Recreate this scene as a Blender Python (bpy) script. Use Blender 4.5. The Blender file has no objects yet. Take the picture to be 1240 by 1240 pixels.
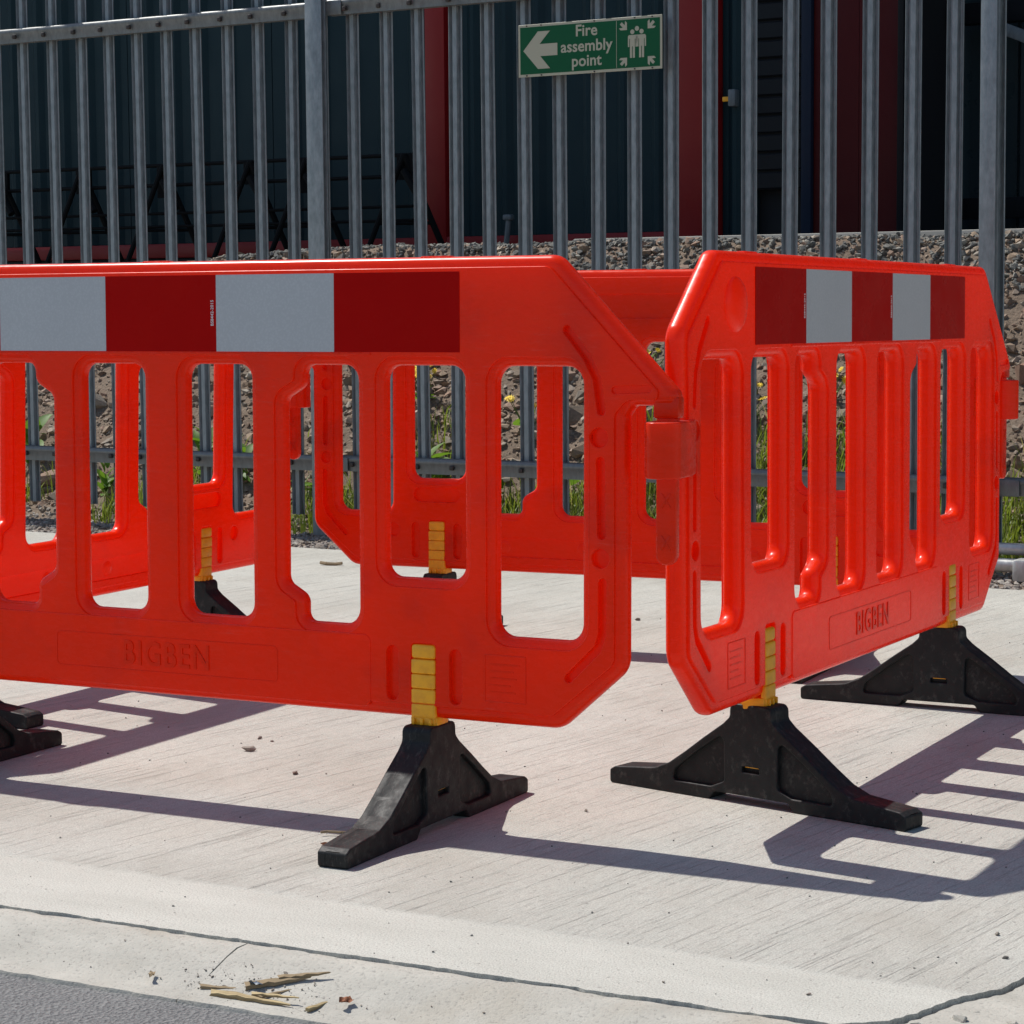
import bpy, bmesh, math, random
import numpy as np
from mathutils import Vector, Matrix, noise
random.seed(7); rng = np.random.default_rng(7)
R = math.radians
scene = bpy.context.scene
COL = scene.collection

# ------------------------------------------------------------------ camera
cam_d = bpy.data.cameras.new('camera'); cam = bpy.data.objects.new('camera', cam_d); COL.objects.link(cam)
cam_d.sensor_width = 36.0; cam_d.lens = 2784.69 / 1240 * 36.0
cam_d.clip_start = 0.05; cam_d.clip_end = 2000
cam.matrix_world = Matrix.Translation((0, 0, 0.9258)) @ Matrix.Rotation(math.pi / 2 - 0.0922, 4, 'X') @ Matrix.Rotation(-0.0083, 4, 'Z')
scene.camera = cam

# ------------------------------------------------------------------ sky, sun, exposure
SUN_EL, SUN_TRAVEL = R(57.0), R(-37.5)
world = bpy.data.worlds.new('World'); scene.world = world; world.use_nodes = True
wn = world.node_tree.nodes; bg = wn['Background']
sky = wn.new('ShaderNodeTexSky'); sky.sky_type = 'NISHITA'; sky.sun_disc = False
sky.sun_elevation = SUN_EL; sky.sun_rotation = R(-52.5); sky.air_density = 1.0; sky.dust_density = 0.6
world.node_tree.links.new(sky.outputs[0], bg.inputs[0]); bg.inputs[1].default_value = 0.125
sl = bpy.data.lights.new('sun', 'SUN'); sl.energy = 5.0; sl.angle = R(0.53); sl.color = (1.0, 0.965, 0.905)
so = bpy.data.objects.new('sun', sl); COL.objects.link(so)
trav = Vector((math.cos(SUN_TRAVEL) * math.cos(SUN_EL), math.sin(SUN_TRAVEL) * math.cos(SUN_EL), -math.sin(SUN_EL)))
so.rotation_euler = trav.to_track_quat('-Z', 'Y').to_euler(); so.location = (-6, 4, 10)
vs = scene.view_settings; vs.view_transform = 'Standard'; vs.look = 'None'; vs.exposure = 0.0; vs.gamma = 1.0; vs.use_curve_mapping = False
scene.render.engine = 'CYCLES'
cy = scene.cycles
cy.max_bounces = 10; cy.diffuse_bounces = 6; cy.glossy_bounces = 4; cy.transmission_bounces = 8; cy.sample_clamp_indirect = 6.0
cy.use_denoising = True
try: cy.denoiser = 'OPENIMAGEDENOISE'
except Exception: pass

# ------------------------------------------------------------------ material helpers
def mat(name, base=(0.5, 0.5, 0.5), rough=0.5, metal=0.0, spec=0.5):
    m = bpy.data.materials.new(name); m.use_nodes = True
    b = m.node_tree.nodes['Principled BSDF']
    b.inputs['Base Color'].default_value = (*base, 1); b.inputs['Roughness'].default_value = rough
    b.inputs['Metallic'].default_value = metal; b.inputs['Specular IOR Level'].default_value = spec
    return m
class NT:
    def __init__(self, m): self.m = m; self.t = m.node_tree; self.b = self.t.nodes['Principled BSDF']
    def n(self, ty, **kw):
        x = self.t.nodes.new(ty)
        for k, v in kw.items():
            if k.startswith('i_'): x.inputs[k[2:]].default_value = v
            else: setattr(x, k, v)
        return x
    def l(self, a, b): self.t.links.new(a, b)
    def coord(self, kind='Object', scale=(1, 1, 1), rot=(0, 0, 0)):
        c = self.n('ShaderNodeTexCoord'); mp = self.n('ShaderNodeMapping')
        mp.inputs['Scale'].default_value = scale; mp.inputs['Rotation'].default_value = rot
        self.l(c.outputs[kind], mp.inputs[0]); return mp.outputs[0]
    def noise(self, vec, scale, detail=4, rough=0.55):
        x = self.n('ShaderNodeTexNoise'); x.inputs['Scale'].default_value = scale
        x.inputs['Detail'].default_value = detail; x.inputs['Roughness'].default_value = rough
        if vec is not None: self.l(vec, x.inputs['Vector'])
        return x.outputs['Fac']
    def ramp(self, fac, stops):
        r = self.n('ShaderNodeValToRGB'); e = r.color_ramp.elements
        while len(e) < len(stops): e.new(0.5)
        for k, (p, c) in enumerate(stops):
            e[k].position = p; e[k].color = (*c, 1) if len(c) == 3 else c
        self.l(fac, r.inputs[0]); return r.outputs[0]
    def mix(self, fac, a, b, mode='MIX'):
        x = self.n('ShaderNodeMix', data_type='RGBA', blend_type=mode)
        for v, s in ((fac, x.inputs[0]), (a, x.inputs[6]), (b, x.inputs[7])):
            if isinstance(v, (int, float)): s.default_value = v
            elif isinstance(v, tuple): s.default_value = (*v, 1)
            else: self.l(v, s)
        return x.outputs[2]
    def math(self, op, a, b=None, c=None):
        x = self.n('ShaderNodeMath', operation=op)
        for k, v in enumerate((a, b, c)):
            if v is None: continue
            if isinstance(v, (int, float)): x.inputs[k].default_value = v
            else: self.l(v, x.inputs[k])
        return x.outputs[0]
    def bump(self, h, strength=0.3, dist=0.01):
        x = self.n('ShaderNodeBump'); x.inputs['Strength'].default_value = strength; x.inputs['Distance'].default_value = dist
        self.l(h, x.inputs['Height']); self.l(x.outputs[0], self.b.inputs['Normal']); return x
    def color(self, s): self.l(s, self.b.inputs['Base Color'])
    def roughness(self, s): self.l(s, self.b.inputs['Roughness'])

def g3(v): return (v, v, v)
M = {}
# orange-red translucent polyethylene
m = mat('red_plastic', (0.80, 0.040, 0.014), 0.34, spec=0.4); t = NT(m); M['red'] = m
c = t.coord(); dn = t.noise(c, 7, 5); dn2 = t.noise(t.coord(scale=(1, 1, 2.5)), 38, 4)
colr = t.mix(t.ramp(dn, [(0.35, g3(0)), (0.75, g3(1))]), (0.95, 0.038, 0.0012), (0.90, 0.044, 0.003))
smudge = t.ramp(t.noise(t.coord(), 6.5, 3), [(0.55, g3(0)), (0.70, g3(0.55))])
colr = t.mix(smudge, colr, (0.50, 0.035, 0.015))
scf = t.ramp(t.noise(t.coord(scale=(3, 3, 55)), 6, 5, .75), [(0.58, g3(0)), (0.68, g3(1))]); scp = t.ramp(t.noise(t.coord(), 3.3, 4), [(0.45, g3(0)), (0.62, g3(0.6))])
colr = t.mix(t.math('MULTIPLY', scf, scp), colr, (0.80, 0.17, 0.11))
dst = t.ramp(t.noise(t.coord(), 60, 6, .75), [(0.60, g3(0)), (0.80, g3(0.22))]); colr = t.mix(dst, colr, (0.55, 0.12, 0.07)); t.color(colr)
t.roughness(t.ramp(dn2, [(0.3, g3(0.20)), (0.7, g3(0.36))]))
bb = t.bump(t.noise(t.coord(), 16, 2), 0.03, 0.004)
df = t.n('ShaderNodeBsdfDiffuse'); t.l(colr, df.inputs[0]); t.l(bb.outputs[0], df.inputs['Normal'])
tr = t.n('ShaderNodeBsdfTranslucent'); tr.inputs[0].default_value = (1.0, 0.105, 0.001, 1)
mx = t.n('ShaderNodeMixShader'); mx.inputs[0].default_value = 0.47; t.l(df.outputs[0], mx.inputs[1]); t.l(tr.outputs[0], mx.inputs[2])
gl = t.n('ShaderNodeBsdfGlossy'); t.l(t.ramp(dn2, [(0.3, g3(0.20)), (0.7, g3(0.34))]), gl.inputs['Roughness']); t.l(bb.outputs[0], gl.inputs['Normal'])
fr = t.n('ShaderNodeFresnel'); fr.inputs[0].default_value = 1.38
ff = t.math('MULTIPLY', t.math('MULTIPLY', fr.outputs[0], 0.8), t.math('SUBTRACT', 1.0, t.n('ShaderNodeNewGeometry').outputs['Backfacing']))
mg = t.n('ShaderNodeMixShader'); t.l(ff, mg.inputs[0]); t.l(mx.outputs[0], mg.inputs[1]); t.l(gl.outputs[0], mg.inputs[2]); t.l(mg.outputs[0], t.t.nodes['Material Output'].inputs[0])
# yellow connector
m = mat('yellow_plastic', (0.80, 0.33, 0.015), 0.45); t = NT(m); M['yellow'] = m
t.color(t.mix(t.ramp(t.noise(t.coord(), 45, 5, .7), [(.42, g3(0)), (.75, g3(1))]), (0.98, 0.43, 0.008), (0.78, 0.31, 0.012)))
# black recycled rubber foot
m = mat('black_rubber', (0.015, 0.015, 0.016), 0.5, spec=0.3); t = NT(m); M['rubber'] = m
sc1 = t.ramp(t.noise(t.coord(scale=(4, 1.2, 1)), 34, 7, 0.78), [(0.53, g3(0)), (0.74, g3(1))])
t.color(t.mix(sc1, (0.012, 0.012, 0.0125), (0.085, 0.08, 0.072)))
t.roughness(t.ramp(t.noise(t.coord(), 40), [(0.3, g3(0.48)), (0.7, g3(0.72))])); t.bump(t.noise(t.coord(), 160, 4), 0.25, 0.002)
# retroreflective sheets
m = mat('white_reflective_sheet', (0.47, 0.49, 0.51), 0.38); t = NT(m); M['refl_w'] = m
t.color(t.mix(t.noise(t.coord(scale=(1, 1, .4)), 8, 5), (0.575, 0.575, 0.57), (0.50, 0.50, 0.50)))
t.bump(t.noise(t.coord(), 420, 2), .12, .001)
vo = t.n('ShaderNodeTexVoronoi'); vo.inputs['Scale'].default_value = 210; t.l(t.coord(), vo.inputs['Vector'])
wc = t.mix(t.noise(t.coord(scale=(1, 1, .4)), 8, 5), (0.575, 0.575, 0.57), (0.50, 0.50, 0.50)); wc = t.mix(t.ramp(vo.outputs['Distance'], [(.25, g3(0)), (.6, g3(.30))]), wc, (0.40, 0.40, 0.40))
scr = t.ramp(t.noise(t.coord(scale=(40, 1, 5)), 5, 5, .7), [(.66, g3(0)), (.74, g3(.35))]); wc = t.mix(scr, wc, (0.33, 0.32, 0.31)); t.color(wc)
m = mat('red_reflective_sheet', (0.30, 0.004, 0.004), 0.3, spec=0.05); t = NT(m); M['refl_r'] = m
t.color(t.mix(t.noise(t.coord(), 9, 6, .65), (0.42, 0.0008, 0.0008), (0.50, 0.0025, 0.002)))
t.roughness(t.ramp(t.noise(t.coord(), 14, 5), [(0.35, g3(0.22)), (0.7, g3(0.4))]))
M['ink'] = mat('white_ink', (0.75, 0.7, 0.68), 0.5)
# galvanised steel
def galv(name, a, b, rough, metal):
    m = mat(name, a, rough, metal); t = NT(m)
    n1 = t.noise(t.coord(scale=(1, 1, 0.35)), 55, 5, 0.65)
    cc = t.mix(t.ramp(n1, [(0.35, g3(0)), (0.68, g3(1))]), a, b)
    st = t.ramp(t.noise(t.coord(), 9, 3), [(0.60, g3(0)), (0.78, g3(0.6))])
    cc = t.mix(st, cc, tuple(x * 0.6 for x in a))
    rs = t.ramp(t.noise(t.coord(scale=(1, 1, .25)), 17, 6, .7), [(0.66, g3(0)), (0.80, g3(0.5))]); cc = t.mix(rs, cc, (0.16, 0.105, 0.07)); t.color(cc)
    t.roughness(t.ramp(n1, [(0.3, g3(rough - 0.1)), (0.7, g3(rough + 0.1))])); t.bump(n1, 0.08, 0.002)
    return m
M['galv'] = galv('galvanised_steel', (0.165, 0.19, 0.20), (0.265, 0.295, 0.305), 0.5, 0.3)
M['galv_rail'] = galv('galvanised_rail', (0.115, 0.122, 0.122), (0.18, 0.187, 0.183), 0.42, 0.35)
M['bolt'] = mat('dark_bolt', (0.05, 0.04, 0.035), 0.6, 0.4)
M['pipe'] = galv('weathered_pipe', (0.42, 0.42, 0.40), (0.55, 0.55, 0.53), 0.4, 0.4)
# concrete slab: brushed body, trowelled margin along the kerb (local -Y is the kerb side)
m = mat('brushed_concrete', (0.5, 0.47, 0.42), 0.85); t = NT(m); M['slab'] = m
BR = (0, 0, -R(53.0 + 27.3 - 90))
wob = t.coord(rot=BR)
wv = t.n('ShaderNodeVectorMath', operation='ADD'); nz = t.n('ShaderNodeTexNoise'); nz.inputs['Scale'].default_value = 3.0
t.l(wob, nz.inputs['Vector']); sc_ = t.n('ShaderNodeVectorMath', operation='SCALE'); sc_.inputs['Scale'].default_value = 0.02
t.l(nz.outputs['Color'], sc_.inputs[0]); t.l(wob, wv.inputs[0]); t.l(sc_.outputs[0], wv.inputs[1])
def stretched(sx, sy, detail=3, rough=0.6):
    mp = t.n('ShaderNodeMapping'); mp.inputs['Scale'].default_value = (sx, sy, 1); t.l(wv.outputs[0], mp.inputs[0])
    return t.noise(mp.outputs[0], 1.0, detail, rough)
l1 = stretched(170, 4.0, 4, 0.7); l2 = stretched(420, 40, 3, 0.7); l3 = stretched(70, 1.2, 4, 0.7)
rake = t.ramp(t.math('MULTIPLY_ADD', l1, 0.6, t.math('MULTIPLY', l3, 0.4)), [(0.34, g3(0)), (0.46, g3(1))])
big = t.noise(t.coord(), 1.7, 5, 0.6); med = t.noise(t.coord(), 9, 5, 0.6); fine = t.noise(t.coord(), 330, 5, 0.75)
sp = t.n('ShaderNodeSeparateXYZ'); t.l(t.coord(), sp.inputs[0])
edge = t.math('MULTIPLY_ADD', sp.outputs[0], -0.038, 0.212)
edge = t.math('ADD', edge, t.math('MULTIPLY_ADD', t.noise(t.coord(), 11, 4), 0.05, -0.025))
margin = t.math('SUBTRACT', 1.0, t.ramp(t.math('SUBTRACT', sp.outputs[1], edge), [(0.0, g3(0)), (0.022, g3(1))]))
body = t.mix(t.ramp(big, [(0.35, g3(0)), (0.68, g3(1))]), (0.485, 0.475, 0.420), (0.60, 0.59, 0.525))
body = t.mix(t.ramp(med, [(0.40, g3(0)), (0.75, g3(0.6))]), body, (0.56, 0.53, 0.462))
body = t.mix(t.math('MULTIPLY', t.math('SUBTRACT', 1.0, rake), t.ramp(t.noise(t.coord(), 14, 4, .65), [(.35, g3(.12)), (.7, g3(.6))])), body, (0.24, 0.21, 0.19))
body = t.mix(t.math('MULTIPLY', t.ramp(l2, [(0.34, g3(1)), (0.52, g3(0))]), 0.62), body, (0.34, 0.31, 0.28))
stain = t.ramp(t.noise(t.coord(scale=(1, .6, 1)), 2.6, 6, .68), [(0.48, g3(0)), (0.66, g3(0.7))]); body = t.mix(stain, body, (0.41, 0.385, 0.33))
trow = t.mix(t.ramp(t.noise(t.coord(scale=(0.5, 1.5, 1)), 7, 5, .6), [(0.35, g3(0)), (0.7, g3(1))]), (0.525, 0.51, 0.45), (0.61, 0.594, 0.528))
cc = t.mix(margin, body, trow)
pits = t.ramp(t.noise(t.coord(), 105, 3, 0.6), [(0.67, g3(0)), (0.73, g3(1))])
cc = t.mix(t.math('MULTIPLY', pits, 0.7), cc, (0.17, 0.15, 0.13))
cc = t.mix(t.math('MULTIPLY', t.ramp(fine, [(0.36, g3(1)), (0.54, g3(0))]), 0.62), cc, (0.2, 0.18, 0.16)); t.color(cc)
hgt = t.math('MULTIPLY', t.math('ADD', t.math('MULTIPLY', rake, 1.0), t.math('MULTIPLY', l2, 0.7)), t.math('SUBTRACT', 1.0, margin))
hgt = t.math('ADD', hgt, t.math('ADD', t.math('MULTIPLY', fine, 0.9), t.math('MULTIPLY', pits, -0.8)))
t.bump(hgt, 0.9, 0.0025)
# kerb concrete
m = mat('kerb_concrete', (0.42, 0.4, 0.36), 0.9); t = NT(m); M['kerb'] = m
kc = t.mix(t.ramp(t.noise(t.coord(scale=(.6, 1.4, 1)), 10, 6, .65), [(0.35, g3(0)), (0.68, g3(1))]), (0.46, 0.435, 0.38), (0.36, 0.34, 0.295))
kc = t.mix(t.ramp(t.noise(t.coord(), 4, 4), [(0.52, g3(0)), (0.72, g3(.6))]), kc, (0.33, 0.285, 0.22))
kf = t.noise(t.coord(), 170, 4, .7)
kc = t.mix(t.math('MULTIPLY', t.ramp(kf, [(0.33, g3(1)), (0.45, g3(0))]), 0.5), kc, (0.14, 0.13, 0.12)); t.color(kc); t.bump(kf, 0.5, 0.004)
M['joint'] = mat('dirty_joint', (0.022, 0.018, 0.014), 0.95)
# asphalt
m = mat('asphalt', (0.12, 0.12, 0.122), 0.9); t = NT(m); M['asphalt'] = m
an = t.noise(t.coord(), 130, 5, .7); ag = t.n('ShaderNodeTexVoronoi'); ag.inputs['Scale'].default_value = 170; t.l(t.coord(), ag.inputs['Vector'])
ac = t.mix(t.ramp(an, [(0.33, g3(0)), (0.66, g3(1))]), (0.09, 0.09, 0.092), (0.235, 0.23, 0.222))
ac = t.mix(t.ramp(t.noise(t.coord(), 3, 4), [(.4, g3(0)), (.75, g3(.5))]), ac, (0.25, 0.245, 0.235)); t.color(ac)
t.bump(t.math('ADD', an, ag.outputs['Distance']), 0.8, 0.006)
# soil, rubble, gravel
def rocky(name, stops, rough=0.95, bscale=60, isl=True):
    m = mat(name, (0.3, 0.3, 0.3), rough); t = NT(m)
    if isl: f = t.n('ShaderNodeNewGeometry').outputs['Random Per Island']
    else: f = t.n('ShaderNodeObjectInfo').outputs['Random']
    cc = t.ramp(f, stops); nn_ = t.noise(t.coord(), bscale, 5, .65)
    cc = t.mix(t.ramp(nn_, [(.3, g3(.55)), (.7, g3(0))]), cc, (0.09, 0.075, 0.06)); t.color(cc); t.bump(nn_, .5, .004); return m
RS = [(0.0, (0.20, 0.128, 0.088)), (0.25, (0.37, 0.27, 0.185)), (0.5, (0.26, 0.21, 0.165)), (0.7, (0.33, 0.195, 0.135)), (0.85, (0.50, 0.44, 0.36)), (1.0, (0.13, 0.10, 0.078))]
GS = [(0.0, (0.10, 0.10, 0.095)), (0.3, (0.22, 0.22, 0.20)), (0.6, (0.14, 0.145, 0.14)), (0.85, (0.33, 0.32, 0.28)), (1.0, (0.19, 0.185, 0.16))]
PS = [(0.0, (0.40, 0.36, 0.31)), (0.3, (0.26, 0.21, 0.165)), (0.6, (0.33, 0.27, 0.23)), (0.85, (0.46, 0.43, 0.38)), (1.0, (0.2, 0.18, 0.16))]
M['rubble'] = rocky('rubble_stone', RS); M['stone'] = rocky('bank_stone', RS, isl=False, bscale=25)
M['gravel'] = rocky('grey_gravel', GS); M['pebble'] = rocky('path_gravel', PS); M['chip'] = rocky('loose_chip', PS, isl=False)
m = mat('bank_soil', (0.16, 0.12, 0.09), 0.95); t = NT(m); M['soil'] = m
t.color(t.mix(t.noise(t.coord(), 12, 6, .7), (0.13, 0.095, 0.068), (0.27, 0.20, 0.145))); t.bump(t.noise(t.coord(), 45, 6, .7), .8, .02)
# vegetation
def leafy(name, a, b):
    m = mat(name, a, 0.55); t = NT(m); t.color(t.mix(t.n('ShaderNodeNewGeometry').outputs['Random Per Island'], a, b))
    tr = t.n('ShaderNodeBsdfTranslucent'); tr.inputs[0].default_value = (b[0] * 1.6, b[1] * 1.6, b[2], 1)
    mx = t.n('ShaderNodeMixShader'); mx.inputs[0].default_value = 0.35
    t.l(t.b.outputs[0], mx.inputs[1]); t.l(tr.outputs[0], mx.inputs[2]); t.l(mx.outputs[0], t.t.nodes['Material Output'].inputs[0]); return m
M['grass'] = leafy('grass_blades', (0.07, 0.13, 0.015), (0.20, 0.25, 0.04)); M['leaf'] = leafy('weed_leaf', (0.07, 0.16, 0.02), (0.13, 0.24, 0.03))
M['straw'] = leafy('dry_grass', (0.30, 0.24, 0.12), (0.42, 0.36, 0.2))
M['petal'] = mat('yellow_petal', (0.85, 0.60, 0.01), 0.6); M['stem'] = mat('weed_stem', (0.10, 0.14, 0.03), 0.7)
# building
def cladding(name, a, b, rough=0.45):
    m = mat(name, a, rough, spec=0.18 if max(a) < 0.2 else 0.4); t = NT(m)
    t.color(t.mix(t.noise(t.coord(scale=(1, 1, .3)), 3, 5), a, b)); t.roughness(t.ramp(t.noise(t.coord(), 6), [(.3, g3(rough - .08)), (.7, g3(rough + .1))])); return m
M['teal'] = cladding('teal_cladding', (0.0055, 0.0215, 0.027), (0.0075, 0.026, 0.032)); M['redclad'] = cladding('dark_red_trim', (0.25, 0.002, 0.0035), (0.21, 0.0018, 0.003))
M['maroon'] = cladding('maroon_door', (0.075, 0.002, 0.0025), (0.06, 0.0018, 0.0022)); M['navy'] = cladding('navy_trim', (0.012, 0.022, 0.045), (0.01, 0.018, 0.035))
M['slat'] = cladding('charcoal_shutter', (0.008, 0.0095, 0.012), (0.0065, 0.008, 0.010)); M['dark'] = mat('painted_opening_dark', (0.006, 0.006, 0.007), 0.8)  # last one: near-black colour standing in for the shade inside openings
M['plinth'] = cladding('pale_concrete_plinth', (0.40, 0.385, 0.35), (0.30, 0.29, 0.26), .9); M['rackmetal'] = mat('dark_rack_metal', (0.004, 0.0045, 0.005), 0.7, 0.0, 0.12)
M['inner'] = cladding('inner_sheet', (0.022, 0.036, 0.040), (0.03, 0.046, 0.05), 0.32); M['beam'] = galv('pale_beam', (0.10, 0.115, 0.12), (0.15, 0.17, 0.175), .5, .1)
# sign, wood, leaf litter
M['sgreen'] = cladding('sign_green', (0.002, 0.075, 0.027), (0.003, 0.085, 0.03), .4); M['scream'] = cladding('sign_cream', (0.42, 0.40, 0.29), (0.37, 0.355, 0.26), .45)
m = mat('split_wood', (0.55, 0.40, 0.17), 0.8); t = NT(m); M['wood'] = m
wn_ = t.noise(t.coord(scale=(6, 120, 120)), 1, 4); t.color(t.mix(t.ramp(wn_, [(.35, g3(0)), (.65, g3(1))]), (0.50, 0.39, 0.20), (0.24, 0.165, 0.08))); t.bump(wn_, .4, .003)
M['oldwood'] = mat('weathered_wood', (0.26, 0.19, 0.11), 0.9); M['brown'] = mat('dead_leaf', (0.24, 0.085, 0.035), 0.8); M['bluebit'] = mat('blue_grey_plastic', (0.08, 0.11, 0.15), .5)

# ------------------------------------------------------------------ object helpers
def link(o, parent=None):
    COL.objects.link(o)
    if parent is not None: o.parent = parent
    return o
def tag(o, label, cat, group=None):
    o['label'] = label; o['category'] = cat
    if group: o['group'] = group
    return o
def thing(name, label, cat, loc=(0, 0, 0), rz=0.0, group=None):
    e = bpy.data.objects.new(name, None); e.empty_display_size = 0.05; link(e); e.location = loc; e.rotation_euler = (0, 0, rz); return tag(e, label, cat, group)
def ob(name, me, material=None, parent=None, loc=(0, 0, 0), rot=(0, 0, 0), kind=None):
    o = bpy.data.objects.new(name, me); link(o, parent); o.location = loc; o.rotation_euler = rot
    if material is not None and not me.materials: me.materials.append(M[material])
    if kind: o['kind'] = kind
    return o
def mesh(V, F, smooth=None):
    me = bpy.data.meshes.new('mesh'); me.from_pydata([tuple(v) for v in V], [], [tuple(f) for f in F]); me.update()
    if smooth is not None: me.shade_smooth(); me.set_sharp_from_angle(angle=R(smooth))
    return me
def fixn(me):
    bm = bmesh.new(); bm.from_mesh(me); bmesh.ops.recalc_face_normals(bm, faces=bm.faces); bm.to_mesh(me); bm.free(); return me
def box(x0, x1, y0, y1, z0, z1, bevel=0.0, seg=2):
    bm = bmesh.new(); bmesh.ops.create_cube(bm, size=1.0)
    bmesh.ops.scale(bm, vec=(x1 - x0, y1 - y0, z1 - z0), verts=bm.verts); bmesh.ops.translate(bm, vec=((x0 + x1) / 2, (y0 + y1) / 2, (z0 + z1) / 2), verts=bm.verts)
    if bevel: bmesh.ops.bevel(bm, geom=bm.edges[:], offset=bevel, segments=seg, profile=0.5, affect='EDGES')
    me = bpy.data.meshes.new('mesh'); bm.to_mesh(me); bm.free()
    if bevel: me.shade_smooth(); me.set_sharp_from_angle(angle=R(35))
    return me
def tube(p0, p1, r, seg=12, r1=None):
    p0, p1 = Vector(p0), Vector(p1); d = p1 - p0; q = d.to_track_quat('Z', 'Y').to_matrix(); r1 = r if r1 is None else r1
    V = []; F = []
    for k, (p, rr) in enumerate(((p0, r), (p1, r1))):
        for i in range(seg):
            a = 2 * math.pi * i / seg; V.append(p + q @ Vector((rr * math.cos(a), rr * math.sin(a), 0)))
    for i in range(seg): F.append((i, (i + 1) % seg, seg + (i + 1) % seg, seg + i))
    F.append(tuple(range(seg - 1, -1, -1))); F.append(tuple(range(seg, 2 * seg)))
    return mesh(V, F, 40)
def joinm(meshes):
    bm = bmesh.new()
    for me in meshes: bm.from_mesh(me)
    me = bpy.data.meshes.new('mesh'); bm.to_mesh(me); bm.free(); me.shade_smooth(); me.set_sharp_from_angle(angle=R(35)); return me
def rpoly(pts, r=0.02, n=6):
    """closed polygon with filleted corners; a point may carry its own radius as third value"""
    out = []; N = len(pts)
    for i in range(N):
        p = Vector(pts[i][:2]); a = Vector(pts[i - 1][:2]); b = Vector(pts[(i + 1) % N][:2]); rr = pts[i][2] if len(pts[i]) > 2 else r
        da = (a - p); db = (b - p); la, lb = da.length, db.length; da.normalize(); db.normalize()
        ang = da.angle(db)
        if rr <= 1e-6 or ang > math.pi - 0.02: out.append(p); continue
        dist = min(rr / math.tan(ang / 2), la * 0.49, lb * 0.49); rad = dist * math.tan(ang / 2)
        cen = p + (da + db).normalized() * (rad / math.sin(ang / 2)); s = p + da * dist - cen; e = p + db * dist - cen
        a0 = math.atan2(s.y, s.x); a1 = math.atan2(e.y, e.x); dlt = (a1 - a0 + math.pi) % (2 * math.pi) - math.pi
        for k in range(n + 1): th = a0 + dlt * k / n; out.append(cen + Vector((rad * math.cos(th), rad * math.sin(th))))
    return [(v.x, v.y) for v in out]
def offset(poly, d):
    """grow (d>0) or shrink a dense closed polygon"""
    P = [Vector(p) for p in poly]; N = len(P); area = sum(P[i].x * P[(i + 1) % N].y - P[(i + 1) % N].x * P[i].y for i in range(N)); sgn = 1 if area > 0 else -1; out = []
    for i in range(N):
        e0 = (P[i] - P[i - 1]); e1 = (P[(i + 1) % N] - P[i])
        if e0.length < 1e-9: e0 = e1
        if e1.length < 1e-9: e1 = e0
        n0 = Vector((e0.y, -e0.x)).normalized() * sgn; n1 = Vector((e1.y, -e1.x)).normalized() * sgn
        b = n0 + n1; b = b / max(b.length_squared, 0.3) * 2; out.append(tuple(P[i] + b * d))
    return out
def stroke(pts, r, n=8):
    """outline of a thick polyline with round ends"""
    P = [Vector(p) for p in pts]; L = []; Rr = []
    for i, p in enumerate(P):
        d = (P[min(i + 1, len(P) - 1)] - P[max(i - 1, 0)]).normalized(); nn = Vector((-d.y, d.x)); L.append(p + nn * r); Rr.append(p - nn * r)
    def cap(c, d):
        a = math.atan2(d.y, d.x); return [c + Vector((math.cos(a + math.pi / 2 - math.pi * k / n), math.sin(a + math.pi / 2 - math.pi * k / n))) * r for k in range(1, n)]
    out = L + cap(P[-1], (P[-1] - P[-2]).normalized()) + Rr[::-1] + cap(P[0], (P[0] - P[1]).normalized()); return [tuple(v) for v in out]
def circle(cx, cy_, r, n=24): return [(cx + r * math.cos(2 * math.pi * k / n), cy_ + r * math.sin(2 * math.pi * k / n)) for k in range(n)]
def curve_solid(polys, ext, bev, bres=3):
    cu = bpy.data.curves.new('tmp', 'CURVE'); cu.dimensions = '2D'; cu.fill_mode = 'BOTH'; cu.extrude = ext; cu.bevel_depth = bev; cu.bevel_resolution = bres
    for p in polys:
        s = cu.splines.new('POLY'); s.points.add(len(p) - 1); s.use_cyclic_u = True
        for k, q in enumerate(p): s.points[k].co = (q[0], q[1], 0, 1)
    o = bpy.data.objects.new('tmp', cu); COL.objects.link(o); dg = bpy.context.evaluated_depsgraph_get()
    me = bpy.data.meshes.new_from_object(o.evaluated_get(dg)); bpy.data.objects.remove(o); bpy.data.curves.remove(cu)
    bm = bmesh.new(); bm.from_mesh(me); bmesh.ops.remove_doubles(bm, verts=bm.verts, dist=2e-5); bmesh.ops.recalc_face_normals(bm, faces=bm.faces); bm.to_mesh(me); bm.free(); me.materials.clear(); return me
def text_mesh(body, size, ext=0.0004, off=0.0, align='CENTER', space=1.0):
    cu = bpy.data.curves.new('tmp', 'FONT'); cu.body = body; cu.size = size; cu.extrude = ext; cu.offset = off; cu.align_x = align; cu.align_y = 'CENTER'; cu.space_character = space; cu.resolution_u = 4
    o = bpy.data.objects.new('tmp', cu); COL.objects.link(o); dg = bpy.context.evaluated_depsgraph_get()
    me = bpy.data.meshes.new_from_object(o.evaluated_get(dg)); bpy.data.objects.remove(o); bpy.data.curves.remove(cu); me.materials.clear(); return me
def xf(me, mtx): me.transform(Matrix(mtx)); me.update(); return me
UPRIGHT = ((1, 0, 0, 0), (0, 0, -1, 0), (0, 1, 0, 0), (0, 0, 0, 1))        # drawing plane XY -> XZ, drawing +Z -> -Y (front)
def modified(me, setup):
    o = bpy.data.objects.new('tmp', me); COL.objects.link(o); tmp = setup(o); dg = bpy.context.evaluated_depsgraph_get()
    r = bpy.data.meshes.new_from_object(o.evaluated_get(dg)); bpy.data.objects.remove(o)
    for x in tmp or []: bpy.data.objects.remove(x)
    return r
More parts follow.
